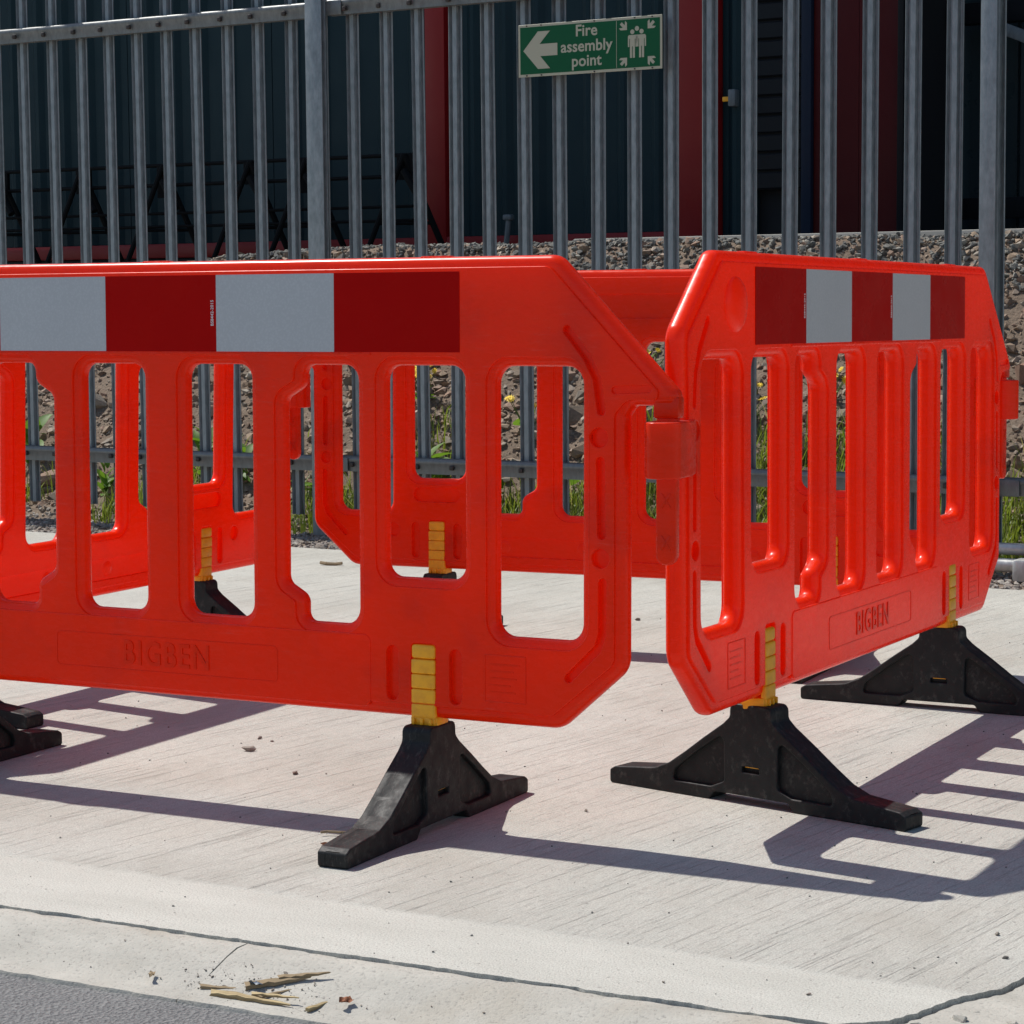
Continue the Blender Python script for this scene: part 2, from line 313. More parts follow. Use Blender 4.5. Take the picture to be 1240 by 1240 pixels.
def union(base, others, op='UNION'):
    for k in others:
        def s(o, k=k):
            q = bpy.data.objects.new('tmp2', k); COL.objects.link(q); md = o.modifiers.new('b', 'BOOLEAN'); md.object = q; md.operation = op; md.solver = 'EXACT'; return [q]
        base = modified(base, s)
    return base
def finish(me, ang=32):
    bm = bmesh.new(); bm.from_mesh(me); bmesh.ops.remove_doubles(bm, verts=bm.verts, dist=3e-5); bm.to_mesh(me); bm.free()
    me.shade_smooth(); me.set_sharp_from_angle(angle=R(ang))
    def s(o): md = o.modifiers.new('w', 'WEIGHTED_NORMAL'); md.mode = 'FACE_AREA'; md.weight = 80; md.keep_sharp = True
    r = modified(me, s); r.materials.clear(); return r
def mirror(polys): return [[(-x, y) for x, y in p][::-1] for p in polys]
# frames: F = fence (x along, y away from camera), K = kerb (x along, y away from camera)
FX, FY, FT = -0.7604, 9.1854, -0.5378
KX, KY, KT = 0.0, 3.075, R(-27.3)
def Fw(s, o, z=0.0): return Vector((FX + s * math.cos(FT) - o * math.sin(FT), FY + s * math.sin(FT) + o * math.cos(FT), z))
def Kw(a, y, z=0.0): return Vector((KX + a * math.cos(KT) - y * math.sin(KT), KY + a * math.sin(KT) + y * math.cos(KT), z))

# ================================================================== SETTING
ZA = -0.046
ob('road', mesh([(-600, -600, ZA), (600, -600, ZA), (600, 600, ZA), (-600, 600, ZA)], [(0, 1, 2, 3)]), 'asphalt', kind='structure')
def jag(p0, p1, step=0.005, amp=0.0022, seed=0.0):
    p0, p1 = Vector(p0), Vector(p1); d = p1 - p0; n = max(2, int(d.length / step)); nn = Vector((-d.y, d.x)).normalized(); out = []
    for k in range(n):
        q = p0 + d * (k / n); w = noise.noise(Vector((q.x * 60, q.y * 60, seed))) * amp + noise.noise(Vector((q.x * 11, q.y * 11, seed + 5))) * amp * 1.7; out.append(q + nn * w)
    return out
def prism(poly, z0, z1):
    n = len(poly); V = [(p[0], p[1], z1) for p in poly] + [(p[0], p[1], z0) for p in poly]
    F = [tuple(range(n))] + [(i, i + n, (i + 1) % n + n, (i + 1) % n) for i in range(n)]
    return fixn(mesh(V, F))
CR = [(0.455, 0.0), (0.515, 0.045), (0.548, 0.115), (0.570, 0.185), (0.605, 0.25), (0.625, 0.31), (0.85, 0.78), (1.15, 1.45), (2.2, 2.6)]   # crack across the slab corner
crk = []
for a, b in zip(CR[:-1], CR[1:]): crk += jag(a, b, 0.006, 0.004, 3.0)
crk.append(Vector(CR[-1]))
backA = Vector((0, 0))
def toK(w): d = w - Vector((KX, KY, 0)); return Vector((d.x * math.cos(KT) + d.y * math.sin(KT), -d.x * math.sin(KT) + d.y * math.cos(KT)))
BL, BRt = toK(Fw(-14, -0.5)), toK(Fw(14, -0.5))
main = [Vector((-12, 0.0))] + jag((-2.2, 0.0), (0.455, 0.0), 0.004, 0.0042, 1.0) + crk + [Vector((13, 2.6)), BRt, BL]
slab = ob('concrete_slab', prism(main, -0.12, 0.0), 'slab', loc=(KX, KY, 0), rot=(0, 0, KT), kind='structure')
cr2 = [p + Vector((0.006, -0.0035)) + Vector((noise.noise(Vector((p.x * 40, p.y * 40, 9))), 0)) * 0.003 for p in crk]
corner = cr2 + [Vector((13, 2.6)) - Vector((0, .01)), Vector((13, 0.0))] + jag((2.4, 0), (0.47, 0.0), 0.006, 0.004, 2.0)
o = ob('concrete_slab_corner', prism(corner, -0.12, -0.006), 'kerb', loc=(KX, KY, 0), rot=(0, 0, KT), kind='structure')
ob('joint_bed', mesh([(-12, -0.03, -0.02), (13, -0.03, -0.02), (13, 3.0, -0.02), (-12, 0.02, -0.02)], [(0, 1, 2, 3)]), 'joint', loc=(KX, KY, 0), rot=(0, 0, KT), kind='structure')
# kerb: one object, each kerb stone a piece of it (battered face falling to a flat channel strip)
kerb = bpy.data.objects.new('kerb', None); link(kerb); kerb.location = (KX, KY, 0); kerb.rotation_euler = (0, 0, KT); kerb['kind'] = 'structure'
prof = [(-0.0030, -0.10), (-0.0030, -0.006), (-0.0065, -0.003), (-0.030, -0.004), (-0.055, -0.0105), (-0.085, -0.0215), (-0.110, -0.031), (-0.128, -0.0365), (-0.136, -0.0385), (-0.168, -0.041), (-0.171, -0.048), (-0.171, -0.10)]
JO = -0.435                                     # the joint seen left of the wood splinters
def kerb_stone(a0, a1, seed):
    n = max(2, int((a1 - a0) / 0.012)); V = []; F = []; m_ = len(prof)
    for i in range(n + 1):
        a = a0 + (a1 - a0) * i / n
        for k, (y, z) in enumerate(prof):
            nz_ = noise.noise(Vector((a * 9, y * 22, seed))) * 0.0022 + noise.noise(Vector((a * 45, y * 70, seed))) * 0.0013
            y2 = y + ((noise.noise(Vector((a * 50, 1.7, seed))) * 0.0034 + noise.noise(Vector((a * 170, 2.9, seed))) * 0.0022) if k < 3 else 0) + (noise.noise(Vector((a * 30, 4.7, seed))) * 0.004 if k > 8 else 0)
            skew = (0.06 * (-y)) if True else 0
            aa = a - skew + (noise.noise(Vector((y * 60, seed, 3))) * 0.003 if i in (0, n) else 0)
            V.append((aa, y2, z + (nz_ if 0 < k < m_ - 1 else 0)))
    for i in range(n):
        for k in range(m_ - 1): F.append((i * m_ + k, i * m_ + k + 1, (i + 1) * m_ + k + 1, (i + 1) * m_ + k))
    F.append(tuple(range(m_))); F.append(tuple(range(n * m_, n * m_ + m_))[::-1])
    return fixn(mesh(V, F, 45))
for k in range(-6, 8):
    a0 = JO + 0.915 * k + 0.001; ob('kerb_stone', kerb_stone(a0, a0 + 0.913, k * 3.1), 'kerb', kerb)
# ------------------------------------------------------------------ rubble bank and gravel strip behind the slab
def bank_z(s, o):
    if o < 0.05: z = -0.012
    elif o < 0.28: z = -0.012 + (o - 0.05) / 0.23 * 0.10
    elif o < 1.52: z = 0.088 + (o - 0.28) / 1.24 * 1.07
    else: z = 1.158 + min((o - 1.52) * 0.05, 0.03)
    if o > 0.05: z -= max(0.0, -1.35 - s) * 0.09 * min(1.0, o / 1.5)
    w = 0 if o < -0.1 else min(1, (o + 0.1) / 0.3) * (1 if o < 1.5 else 0.4)
    return z + w * (noise.noise(Vector((s * 2.1, o * 2.1, 0.3))) * 0.05 + noise.noise(Vector((s * 7, o * 7, 1.3))) * 0.025)
V = []; F = []; SS = np.linspace(-9, 13, 330); OO = np.linspace(-0.5, 3.2, 90)
for s in SS:
    for o_ in OO: V.append((s, o_, bank_z(s, o_)))
for i in range(len(SS) - 1):
    for j in range(len(OO) - 1): F.append((i * 90 + j, (i + 1) * 90 + j, (i + 1) * 90 + j + 1, i * 90 + j + 1))
bank = ob('rubble_bank', mesh(V, F, 60), 'soil', loc=(FX, FY, 0), rot=(0, 0, FT), kind='structure')
def rock(seed, npts=13, flat=0.65):
    r = random.Random(seed); bm = bmesh.new()
    for _ in range(npts):
        v = Vector((r.gauss(0, 1), r.gauss(0, 1), r.gauss(0, 1))).normalized() * r.uniform(0.42, 0.56); v.z *= flat; v.y *= 0.8; bm.verts.new(v)
    h = bmesh.ops.convex_hull(bm, input=bm.verts); dead = [g for g in h['geom_interior'] if isinstance(g, bmesh.types.BMVert)]
    if dead: bmesh.ops.delete(bm, geom=dead, context='VERTS')
    bmesh.ops.recalc_face_normals(bm, faces=bm.faces); me = bpy.data.meshes.new('rock'); bm.to_mesh(me); bm.free(); return me
ROCK = [rock(i) for i in range(14)]
RV = [(np.array([v.co[:] for v in me.vertices]), [tuple(p.vertices) for p in me.polygons]) for me in ROCK]
def scatter(pts, sizes, seed=1):
    """many small stones as one mesh"""
    rr = np.random.default_rng(seed); VV = []; FF = []; n0 = 0
    for p, s in zip(pts, sizes):
        v, f = RV[rr.integers(len(RV))]; q = Matrix.Rotation(rr.uniform(0, 6.3), 3, 'Z') @ Matrix.Rotation(rr.normal(0, 0.5), 3, 'X') @ Matrix.Rotation(rr.normal(0, .5), 3, 'Y')
        VV.append((v * s) @ np.array(q).T + np.array(p)); FF += [tuple(i + n0 for i in ff) for ff in f]; n0 += len(v)
    return mesh(np.concatenate(VV), FF)
def bank_pts(n, s0, s1, o0, o1, seed, lift=0.0):
    rr = np.random.default_rng(seed); return [(s, o_, bank_z(s, o_) + lift) for s, o_ in zip(rr.uniform(s0, s1, n), rr.uniform(o0, o1, n))]
n_s = 26000; pts = bank_pts(n_s, -3.4, 3.2, 0.12, 1.62, 5)
ob('small_rubble', scatter(pts, rng.gamma(1.6, 0.013, n_s).clip(0.009, 0.075), 5), 'rubble', bank, kind='stuff')
n_s = 11000; pts = bank_pts(n_s, -3.8, 3.2, 1.27, 1.85, 6, 0.006)
ob('grey_gravel_crest', scatter(pts, rng.gamma(3.0, 0.0075, n_s).clip(0.010, 0.042), 6), 'gravel', bank, kind='stuff')
n_s = 9000; pts = bank_pts(n_s, -3.2, 4.2, -0.51, 0.16, 7, 0.002)
ob('path_gravel', scatter(pts, rng.uniform(0.012, 0.036, n_s), 7), 'pebble', bank, kind='stuff')
rr = np.random.default_rng(11)
for k in range(290):
    s = rr.uniform(-3.3, 3.2); o_ = rr.uniform(0.2, 1.22); sz = float(np.clip(rr.gamma(2.2, 0.032), 0.045, 0.20))
    b = ob('stone', ROCK[k % 14], 'stone', bank, (s, o_, bank_z(s, o_) + sz * 0.12), (rr.normal(0.5, .4), rr.normal(0, .4), rr.uniform(0, 6.3))); b.scale = (sz * rr.uniform(.9, 1.5), sz, sz * rr.uniform(.8, 1.3))
# grass: tufts along the fence foot
def blades(n, s0, s1, o0, o1, hmin, hmax, seed, dens=None, wid=0.0035):
    rr = np.random.default_rng(seed); V = []; F = []
    while n > 0:
        s = rr.uniform(s0, s1); o_ = rr.uniform(o0, o1)
        if dens is not None and rr.uniform() > dens(s, o_): n -= 0.25; continue
        n -= 1; h = rr.uniform(hmin, hmax); a = rr.uniform(0, 6.3); lean = rr.uniform(0.1, 0.7) * h; z = bank_z(s, o_) - 0.005; i0 = len(V)
        dx, dy = math.cos(a), math.sin(a); px, py = -dy * wid, dx * wid
        for f, w in ((0, 1), (0.45, 0.85), (0.8, 0.5), (1.0, 0.06)):
            x = s + dx * lean * f * f; y = o_ + dy * lean * f * f; zz = z + h * f * (1 - 0.25 * f * lean / h); V += [(x - px * w, y - py * w, zz), (x + px * w, y + py * w, zz)]
        for q in range(3): F.append((i0 + 2 * q, i0 + 2 * q + 1, i0 + 2 * q + 3, i0 + 2 * q + 2))
    return mesh(V, F)
def gd(s, o_): return max(0.0, min(1.0, 0.15 + 1.5 * (noise.noise(Vector((s * 2.3, o_ * 1.5, 4.4))) + 0.12) + (0.55 if s > 0.7 else 0.0) - max(0, o_ - 0.28) * 2.2))
ob('grass', blades(15000, -3.0, 3.6, 0.0, 0.62, 0.04, 0.17, 21, gd, .003), 'grass', kind='stuff', loc=(FX, FY, 0), rot=(0, 0, FT))
ob('dry_grass', blades(750, -3.2, 4.0, 0.0, 0.7, 0.06, 0.2, 22, gd, 0.0022), 'straw', kind='stuff', loc=(FX, FY, 0), rot=(0, 0, FT))

# ================================================================== BUILDING BEHIND THE BANK
bl = thing('building', 'dark teal metal-clad building with red trim above the rubble bank', 'building', Fw(0, 2.6, 1.15), FT)
def corrug(s0, s1, z0, z1, pitch=0.19, dep=0.022, rib=0.05, y=0.0):
    V = []; F = []; xs = []; x = s0
    while x < s1 - 1e-6:
        for dx, dy in ((0, 0), (pitch - rib - 0.03, 0), (pitch - rib, -dep), (pitch - 0.03, -dep)):
            if x + dx < s1: xs.append((x + dx, dy))
        x += pitch
    xs.append((s1, 0))
    for x, dy in xs: V += [(x, y + dy, z0), (x, y + dy, z1)]
    n = len(xs)
    for i in range(n - 1): F.append((2 * i, 2 * i + 2, 2 * i + 3, 2 * i + 1))
    for x, dy in (xs[0], xs[-1]): pass
    b = len(V); V += [(s0, y + 0.05, z0), (s0, y + 0.05, z1), (s1, y + 0.05, z0), (s1, y + 0.05, z1)]
    F += [(b, b + 1, b + 3, b + 2), (0, 1, b + 1, b), (2 * n - 2, b + 2, b + 3, 2 * n - 1)]
    return fixn(mesh(V, F))
HB = 5.0  # wall height above the view, raised so the building shades the rack
for s0 in np.arange(-9.14, -1.2, 1.0): ob('cladding_panel', corrug(s0, min(s0 + 0.995, -1.14), 0.10, HB), 'teal', bl)
for s0, s1 in ((-1.018, -0.35), (-0.345, 0.296)): ob('cladding_panel', corrug(s0, s1, 0.10, HB), 'teal', bl)
ob('corner_trim', box(-1.138, -1.020, -0.045, 0.05, 0.06, HB, .004), 'redclad', bl)
ob('corner_trim', box(0.298, 0.528, -0.05, 0.05, 0.06, HB, .004), 'redclad', bl)
ob('cladding_panel', corrug(0.530, 0.70, 0.06, HB, 0.11), 'teal', bl)
fl = ob('base_flashing', box(-9.14, 0.297, -0.04, 0.03, 0.02, 0.098, .004), 'redclad', bl)
ob('plinth', box(0.12, 13.0, -0.75, 0.9, -0.14, 0.052, .008), 'plinth', bl)
ob('plinth', box(-9.14, 0.115, -0.02, 0.05, -0.9, 0.018, .004), 'slat', bl)
sh = ob('roller_shutter', box(0.70, 0.945, 0.01, 0.05, 0.285, HB), 'slat', bl)
for k in range(26): ob('slat', box(0.702, 0.943, -0.012, 0.012, 0.288 + k * 0.088, 0.288 + k * 0.088 + 0.078, .006, 1), 'slat', sh)
ob('doorway_dark_panel', box(0.69, 0.955, 0.06, 0.10, 0.053, HB), 'dark', bl); ob('rear_wall', box(-9.14, 13.0, 6.85, 6.9, 0.0, HB), 'teal', bl); ob('bay_end_wall', box(12.95, 13.0, -0.05, 0.84, 0.052, HB), 'dark', bl)  # doorway is a solid panel, its unlit depth put in as near-black colour
ob('door_jamb', box(0.947, 0.998, -0.03, 0.06, 0.052, HB, .004), 'navy', bl)
ob('maroon_panel', corrug(1.0, 1.225, 0.052, HB, 0.3, 0.012), 'maroon', bl)
ob('maroon_panel', corrug(1.227, 1.43, 0.052, HB, 0.3, 0.012), 'maroon', bl)
ob('door_jamb', box(1.432, 1.462, -0.05, 0.08, 0.052, HB, .004), 'slat', bl)
ob('bay_back_wall', corrug(1.30, 13.0, 0.052, HB, 0.16, 0.045, 0.05, y=0.85), 'inner', bl)
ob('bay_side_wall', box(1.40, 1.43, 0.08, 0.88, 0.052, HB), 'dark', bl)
ob('bay_beam', box(1.47, 13.0, 0.55, 0.63, 1.06, 1.16, .006), 'slat', bl); ob('bay_beam', box(1.47, 13.0, 0.55, 0.63, 0.14, 0.24, .006), 'slat', bl)
br = ob('brace', box(-0.45, 0.75, -0.02, 0.02, -0.028, 0.028, .004), 'beam', bl, (2.13, 0.45, 0.86), (0, R(23), 0))
ob('roof', box(-9.3, 13.2, -0.35, 7.0, HB, HB + 0.15), 'slat', bl); ob('side_wall', box(-9.2, -9.145, 0.0, 6.9, 0.0, HB), 'teal', bl); ob('side_wall', box(13.0, 13.05, 0.9, 6.9, 0.0, HB), 'teal', bl)  # unseen roof, overhang and height chosen to keep the rack in shade
jb = ob('junction_box', box(0.590, 0.628, -0.075, -0.022, 0.68, 0.76, .006), 'beam', bl); ob('hazard_plate', box(0.552, 0.588, -0.055, -0.045, 0.705, 0.728, .003), 'yellow', jb)
tp = ob('standpipe', tube((-0.62, -0.12, 0.0), (-0.60, -0.12, 0.17), 0.014), 'beam', bl); ob('tap', box(-0.625, -0.575, -0.14, -0.10, 0.17, 0.2, .008), 'beam', tp)
# dark metal rack of A-frames on the bank crest
rk = thing('storage_rack', 'long dark metal rack on A-frame legs left of the red trim', 'rack', Fw(-2.3, 2.22, 1.15), FT)
def rbar(p0, p1, r=0.011, name='bar'): return ob(name, tube(p0, p1, r, 8), 'rackmetal', rk)
for z0_ in (0.50, 0.395, 0.175, 0.245): rbar((-2.6, 0, z0_ + .01), (1.30, 0, z0_), 0.010 if z0_ > .3 else 0.008)
for s0 in (-1.95, -1.45, -0.85, -0.28, 0.30, 0.66, 1.26):
    w = 0.17
    rbar((s0, -0.02, 0.5), (s0 - w, -0.12, 0.0), 0.014, 'leg'); rbar((s0, -0.02, 0.5), (s0 + w, 0.10, 0.0), 0.016, 'leg')
    ob('hook_plate', prism(rpoly([(s0 - .05, -.012), (s0 + .05, -.012), (s0 + .05, .012), (s0 - .05, .012)], .004, 2), 0.36 + 0.03 * math.sin(s0 * 7), 0.50), 'rackmetal', rk)
    rbar((s0 - 0.11, -0.08, 0.16), (s0 + 0.12, 0.06, 0.16), 0.009)
    rbar((s0 + 0.02, -0.05, 0.42), (s0 + 0.13, -0.07, 0.27), 0.02, 'hook')

# ================================================================== PALISADE FENCE
fe = thing('palisade_fence', 'galvanised steel palisade fence running behind the red barriers', 'fence', Fw(0, 0, 0), FT)
PW = [(-0.0300, -0.011), (-0.0272, -0.0135), (-0.0200, 0.0), (-0.0150, 0.0), (-0.0088, -0.0170), (0.0088, -0.0170), (0.0150, 0.0), (0.0200, 0.0), (0.0272, -0.0135), (0.0300, -0.011)]
th = [(x, y + 0.0028) for x, y in PW]; loop = PW + th[::-1]; n = len(loop)
V = [(x, y, 0.07) for x, y in loop] + [(x, y, 2.62) for x, y in loop]
F = [(i, (i + 1) % n, (i + 1) % n + n, i + n) for i in range(n)]; F.append(tuple(range(n))[::-1]); F.append(tuple(range(n, 2 * n)))
PALE = fixn(mesh(V, F)); BOLT = joinm([box(-0.009, 0.009, -0.075, -0.06, -0.009, 0.009, .004)])
pale_s = [-1.518, -1.355, -1.197, -1.042, -0.886, -0.73, -0.575, -0.42, -0.265, -0.11, 0.04, 0.191, 0.346, 0.5, 0.653, 0.807, 0.962, 1.112, 1.269, 1.423, 1.571, 1.726, 1.878, 2.031, 2.18, 2.332, 2.486, 2.633, 2.79] + [2.945 + 0.155 * k for k in range(34)]
pale_s = [-1.518 - 0.158 * k for k in range(9, 0, -1)] + pale_s
for k, s in enumerate(pale_s):
    p = ob('pale', PALE, 'galv', fe, (s, 0, 0), (random.gauss(0, .002), random.gauss(0, .0022), random.gauss(0, .03)))
    for zz in (0.283, 2.052): ob('bolt', BOLT, 'bolt', p, (0, 0.006, zz))
def rail(s0, s1, z):
    a = box(s0, s1, -0.066, -0.018, z + 0.022, z + 0.030, .003); b = box(s0, s1, -0.026, -0.019, z - 0.026, z + 0.0225, .002); return joinm([a, b])
def rail_round(s0, s1, z):
    pr = [(-0.019, z - 0.028), (-0.019, z + 0.020), (-0.024, z + 0.028), (-0.034, z + 0.031), (-0.060, z + 0.029), (-0.066, z + 0.024), (-0.066, z + 0.018), (-0.060, z + 0.015), (-0.034, z + 0.012), (-0.029, z + 0.006), (-0.027, z - 0.028)]
    pr = [(-0.019, z - 0.030), (-0.019, z + 0.024), (-0.026, z + 0.031), (-0.050, z + 0.031), (-0.058, z + 0.026), (-0.061, z + 0.018), (-0.060, z + 0.010), (-0.056, z + 0.004), (-0.055, z - 0.030)]
    n = len(pr); V = [(s0, y, zz) for y, zz in pr] + [(s1, y, zz) for y, zz in pr]; F = [(i, (i + 1) % n, (i + 1) % n + n, i + n) for i in range(n)] + [tuple(range(n)), tuple(range(n, 2 * n))[::-1]]
    return fixn(mesh(V, F, 40))
for s0, s1 in ((-2.66, 0.020), (0.100, 2.76), (2.81, 5.46), (5.54, 8.2)):
    for zz in (0.283, 2.058): ob('rail', rail_round(s0, s1, zz + (0.003 if s0 > 0 else 0)), 'galv_rail', fe)
def post(s, w):
    f = box(s - w, s + w, -0.101, -0.095, 0.0, 2.7, .002); g0 = box(s - 0.003, s + 0.003, -0.0955, -0.0735, 0.0, 2.7); g = box(s - w, s + w, -0.0735, -0.0675, 0.0, 2.7, .002); return joinm([f, g0, g])
for s, pw in ((-2.70, 0.04), (0.063, 0.039), (2.786, 0.028), (5.5, 0.035)):
    pp = ob('post', post(s, pw), 'galv', fe)
    for zz in (0.283, 2.058): ob('bracket', box(s + 0.02, s + 0.11, -0.0675, -0.0615, zz - 0.028, zz + 0.028, .002), 'galv_rail', pp)
# sign
sg = thing('safety_sign', 'green fire assembly point sign with cream arrow fixed to the fence', 'sign', Fw(0.976, -0.078, 1.742), FT)
SW, SH = 0.595, 0.190; shear = 0.0
ob('panel', box(0, SW, 0, 0.003, 0, SH, .0006, 1), 'scream', sg)
ob('green_field', box(0.0085, SW - 0.0085, -0.0006, 0.0, 0.0095, SH - 0.0095), 'sgreen', sg)
def flat(poly, z=0.0008): return xf(prism(poly, 0, z), UPRIGHT)
def sgn(name, poly): return ob(name, flat(poly), 'scream', sg, (0, -0.0007, 0))
CY = SH / 2
sgn('arrow', [(.022, CY), (.084, CY + .068), (.135, CY + .068), (.091, CY + .022), (.166, CY + .022), (.166, CY - .022), (.094, CY - .022), (.135, CY - .068), (.084, CY - .068)])
for body, y in (('Fire', 0.058), ('assembly', 0.003), ('point', -0.050)):
    ob('lettering', xf(text_mesh(body, 0.058, 0.0004, 0.0011, space=1.02), UPRIGHT), 'scream', sg, (0.287, -0.0011, CY + y))
sgn('divider', [(.4105, .012), (.4120, .012), (.4120, SH - .012), (.4105, SH - .012)])
def person(cx, cy_, k=1.0, name='figure'):
    h = circle(cx, cy_ + .043 * k, .0085 * k, 16)
    b = [(cx - .018 * k, cy_ + .027), (cx - .014 * k, cy_ + .032), (cx + .014 * k, cy_ + .032), (cx + .018 * k, cy_ + .027), (cx + .018 * k, cy_ - .010), (cx + .0125 * k, cy_ - .010), (cx + .0125 * k, cy_ + .018), (cx + .010 * k, cy_ + .018), (cx + .010 * k, cy_ - .049), (cx + .0015, cy_ - .049), (cx + .0015, cy_ - .008), (cx - .0015, cy_ - .008), (cx - .0015, cy_ - .049), (cx - .010 * k, cy_ - .049), (cx - .010 * k, cy_ + .018), (cx - .0125 * k, cy_ + .018), (cx - .0125 * k, cy_ - .010), (cx - .018 * k, cy_ - .010)]
    o = ob(name, joinm([flat(h), flat(b)]), 'scream', sg, (0, -0.0007, 0)); return o
person(0.476, CY - .002); person(0.513, CY - .002); sgn('figure', circle(0.4945, CY + .052, .0085, 16))
sgn('figure', [(.490, CY + .03), (.499, CY + .03), (.499, CY - .0), (.490, CY)])
for cx, cy_, a in ((.442, CY + .061, -45), (.550, CY + .061, -135), (.442, CY - .061, 45), (.550, CY - .061, 135)):
    A = [(.017, 0), (-.001, .018), (-.011, .018), (-.001, .0055), (-.018, .0055), (-.018, -.0055), (-.001, -.0055), (-.011, -.018), (-.001, -.018)]; ca, sa = math.cos(R(a)), math.sin(R(a))
    sgn('corner_arrow', [(cx + x * ca - y * sa, cy_ + x * sa + y * ca) for x, y in A])
for x in (.036, .098, .32, .485, .556):
    for zz in (0.0045, SH - 0.0045): ob('screw', tube((x, -0.003, zz), (x, 0.0, zz), 0.0028, 8), 'bolt', sg)
# pipes at the fence foot
for nm, o_, z_, r_, lab in (('scaffold_pipe', -0.16, 0.090, 0.020, 'upper of two pale steel pipes lying along the fence foot at right'), ('scaffold_pipe', -0.20, 0.040, 0.023, 'lower of two pale steel pipes lying along the fence foot at right')):
    tg = ob(nm, joinm([tube((0, 0, 0), (2.2, 0, 0.0), r_, 20)]), 'pipe', loc=Fw(2.78, o_, z_), rot=(0, 0, FT)); tag(tg, lab, 'pipe')
cp = ob('pipe_coupler', joinm([box(-0.03, 0.03, -0.035, 0.035, -0.038, 0.038, .012)]), 'pipe', loc=Fw(2.97, -0.235, 0.030), rot=(0, 0, FT)); tag(cp, 'pale block clamp beside the steel pipes at the right edge', 'clamp')

# ================================================================== BARRIERS
BV = 0.0145
core_out = rpoly([(0.802, 1.0 - BV, .02), (1.010, 0.7685, .003), (1.014, 0.7635, .002), (0.9415, 0.7635, .024), (0.9215, 0.738, .024), (0.9215, 0.3125, .03), (0.8075, 0.197 + BV, .03), (-0.8075, 0.197 + BV, .03), (-0.9215, 0.3125, .03), (-0.9215, 0.8555, .025), (-0.776, 1.0 - BV, .02)])
def slot(x0, x1, y0, y1, r=.027): return rpoly([(x0, y0), (x1, y0), (x1, y1), (x0, y1)], r)
s3 = rpoly([(.302, .353, .016), (.414, .353, .03), (.414, .813, .028), (.302, .813, .020), (.302, .776, .0245), (.260, .752, .020), (.260, .422, .020), (.302, .398, .0245)])
RIDGE = [slot(.690, .853, .349, .813, .03), slot(.470, .628, .442, .813), s3, slot(.047, .190, .353, .813)]
RIDGE = RIDGE + mirror(RIDGE)
core = curve_solid([core_out] + [offset(p, BV) for p in RIDGE], 0.003, BV, 4)
face_out = rpoly([(.795, .979, .02), (.992, .774, .008), (.992, .760, .006), (.938, .760, .02), (.914, .735, .02), (.914, .316, .025), (.800, .221, .02), (-.800, .221, .02), (-.914, .316, .025), (-.914, .853, .025), (-.770, .979, .02)], .02)
TW = 0.0265; UF = 0.5505
tabhole = rpoly([(UF - TW, .2285, .004), (UF + TW, .2285, .004), (UF + TW, .331, .010), (UF - TW, .331, .010)])
edgeP = [stroke([(.891, .655), (.893, .533)], .0100), stroke([(.895, .452), (.8945, .365), (.886, .340), (.832, .2865)], .0095), circle(.888, .695, .0185), circle(.891, .493, .0185), tabhole, stroke([(.488, .2375), (.488, .310)], .0145), stroke([(.6145, .2375), (.6145, .310)], .0145)]
hookP = [stroke([(.829, .874), (.866, .829), (.884, .794), (.892, .740)], .0098)]
hookB = [stroke([(.917, .7745), (.978, .7775)], .0080)]
leftP = [stroke([(-.835, .880), (-.872, .830), (-.888, .790), (-.893, .740)], .0098)]
HOLES = [offset(p, 0.0175) for p in RIDGE]
front = curve_solid([face_out] + HOLES + edgeP + mirror(edgeP) + hookP + hookB + leftP, 0.003, 0.002, 2)
backX = [rpoly([(-.74, .872), (.74, .872), (.74, .938), (-.74, .938)], .012), rpoly([(-.425, .236), (.425, .236), (.425, .292), (-.425, .292)], .01)]
backS = [stroke([(.500, .398), (.601, .398)], .022), circle(.682, .300, .021)]
back = curve_solid([face_out] + HOLES + edgeP + mirror(edgeP) + hookP + leftP + backX + backS + mirror(backS), 0.003, 0.002, 2)
def lift(me, z): return xf(me, Matrix.Translation((0, 0, z)))
lift(front, 0.0175); lift(back, -0.0175)
extras = [lift(curve_solid([rpoly([(-.442, .212), (.442, .212), (.442, .337), (-.442, .337)], .012)], 0.002, 0.002, 2), 0.0205),
          lift(curve_solid([rpoly([(-.446, .8315), (.446, .8315), (.446, .8335), (-.446, .8335)], .0005)], 0.001, 0.0015, 2), 0.0225)]
def ball(x, y, z, r, sx, h):
    bm = bmesh.new(); bmesh.ops.create_uvsphere(bm, u_segments=28, v_segments=14, radius=1.0); bmesh.ops.scale(bm, vec=(r * sx, r, h), verts=bm.verts); bmesh.ops.translate(bm, vec=(x, y, z), verts=bm.verts)
    me = bpy.data.meshes.new('b'); bm.to_mesh(me); bm.free(); return me
extras.append(ball(-.715, .907, 0.0215, .049, 1.0, .013))
for x in (.6, .2, -.2, -.6): extras.append(ball(x, .905, -0.0170, .021, 1.0, .004))
for x in (.35, .12, -.12, -.35): extras.append(ball(x, .264, -0.0170, .019, 1.0, .004))
for x in (-.61, -.02, .57): extras.append(xf(box(x - .030, x + .030, .990, 1.0016, -.009, .009, .0025), Matrix.Identity(4)))
pk = [offset(p, -.0012) for p in edgeP + mirror(edgeP) + hookP + leftP]
pf = lift(curve_solid(pk, 0.0095, 0.0, 0), 0.0195); pb = lift(curve_solid(pk + [offset(p, -.0012) for p in backS + mirror(backS)], 0.0095, 0.0, 0), -0.0195)
core = union(core, [pf, pb], 'DIFFERENCE')
panel_me = union(core, [front, back] + extras)
print('panel verts', len(panel_me.vertices))
panel_me = finish(xf(panel_me, UPRIGHT)); panel_me.materials.append(M['red'])
FACE = 0.0225; PLATE = 0.0245
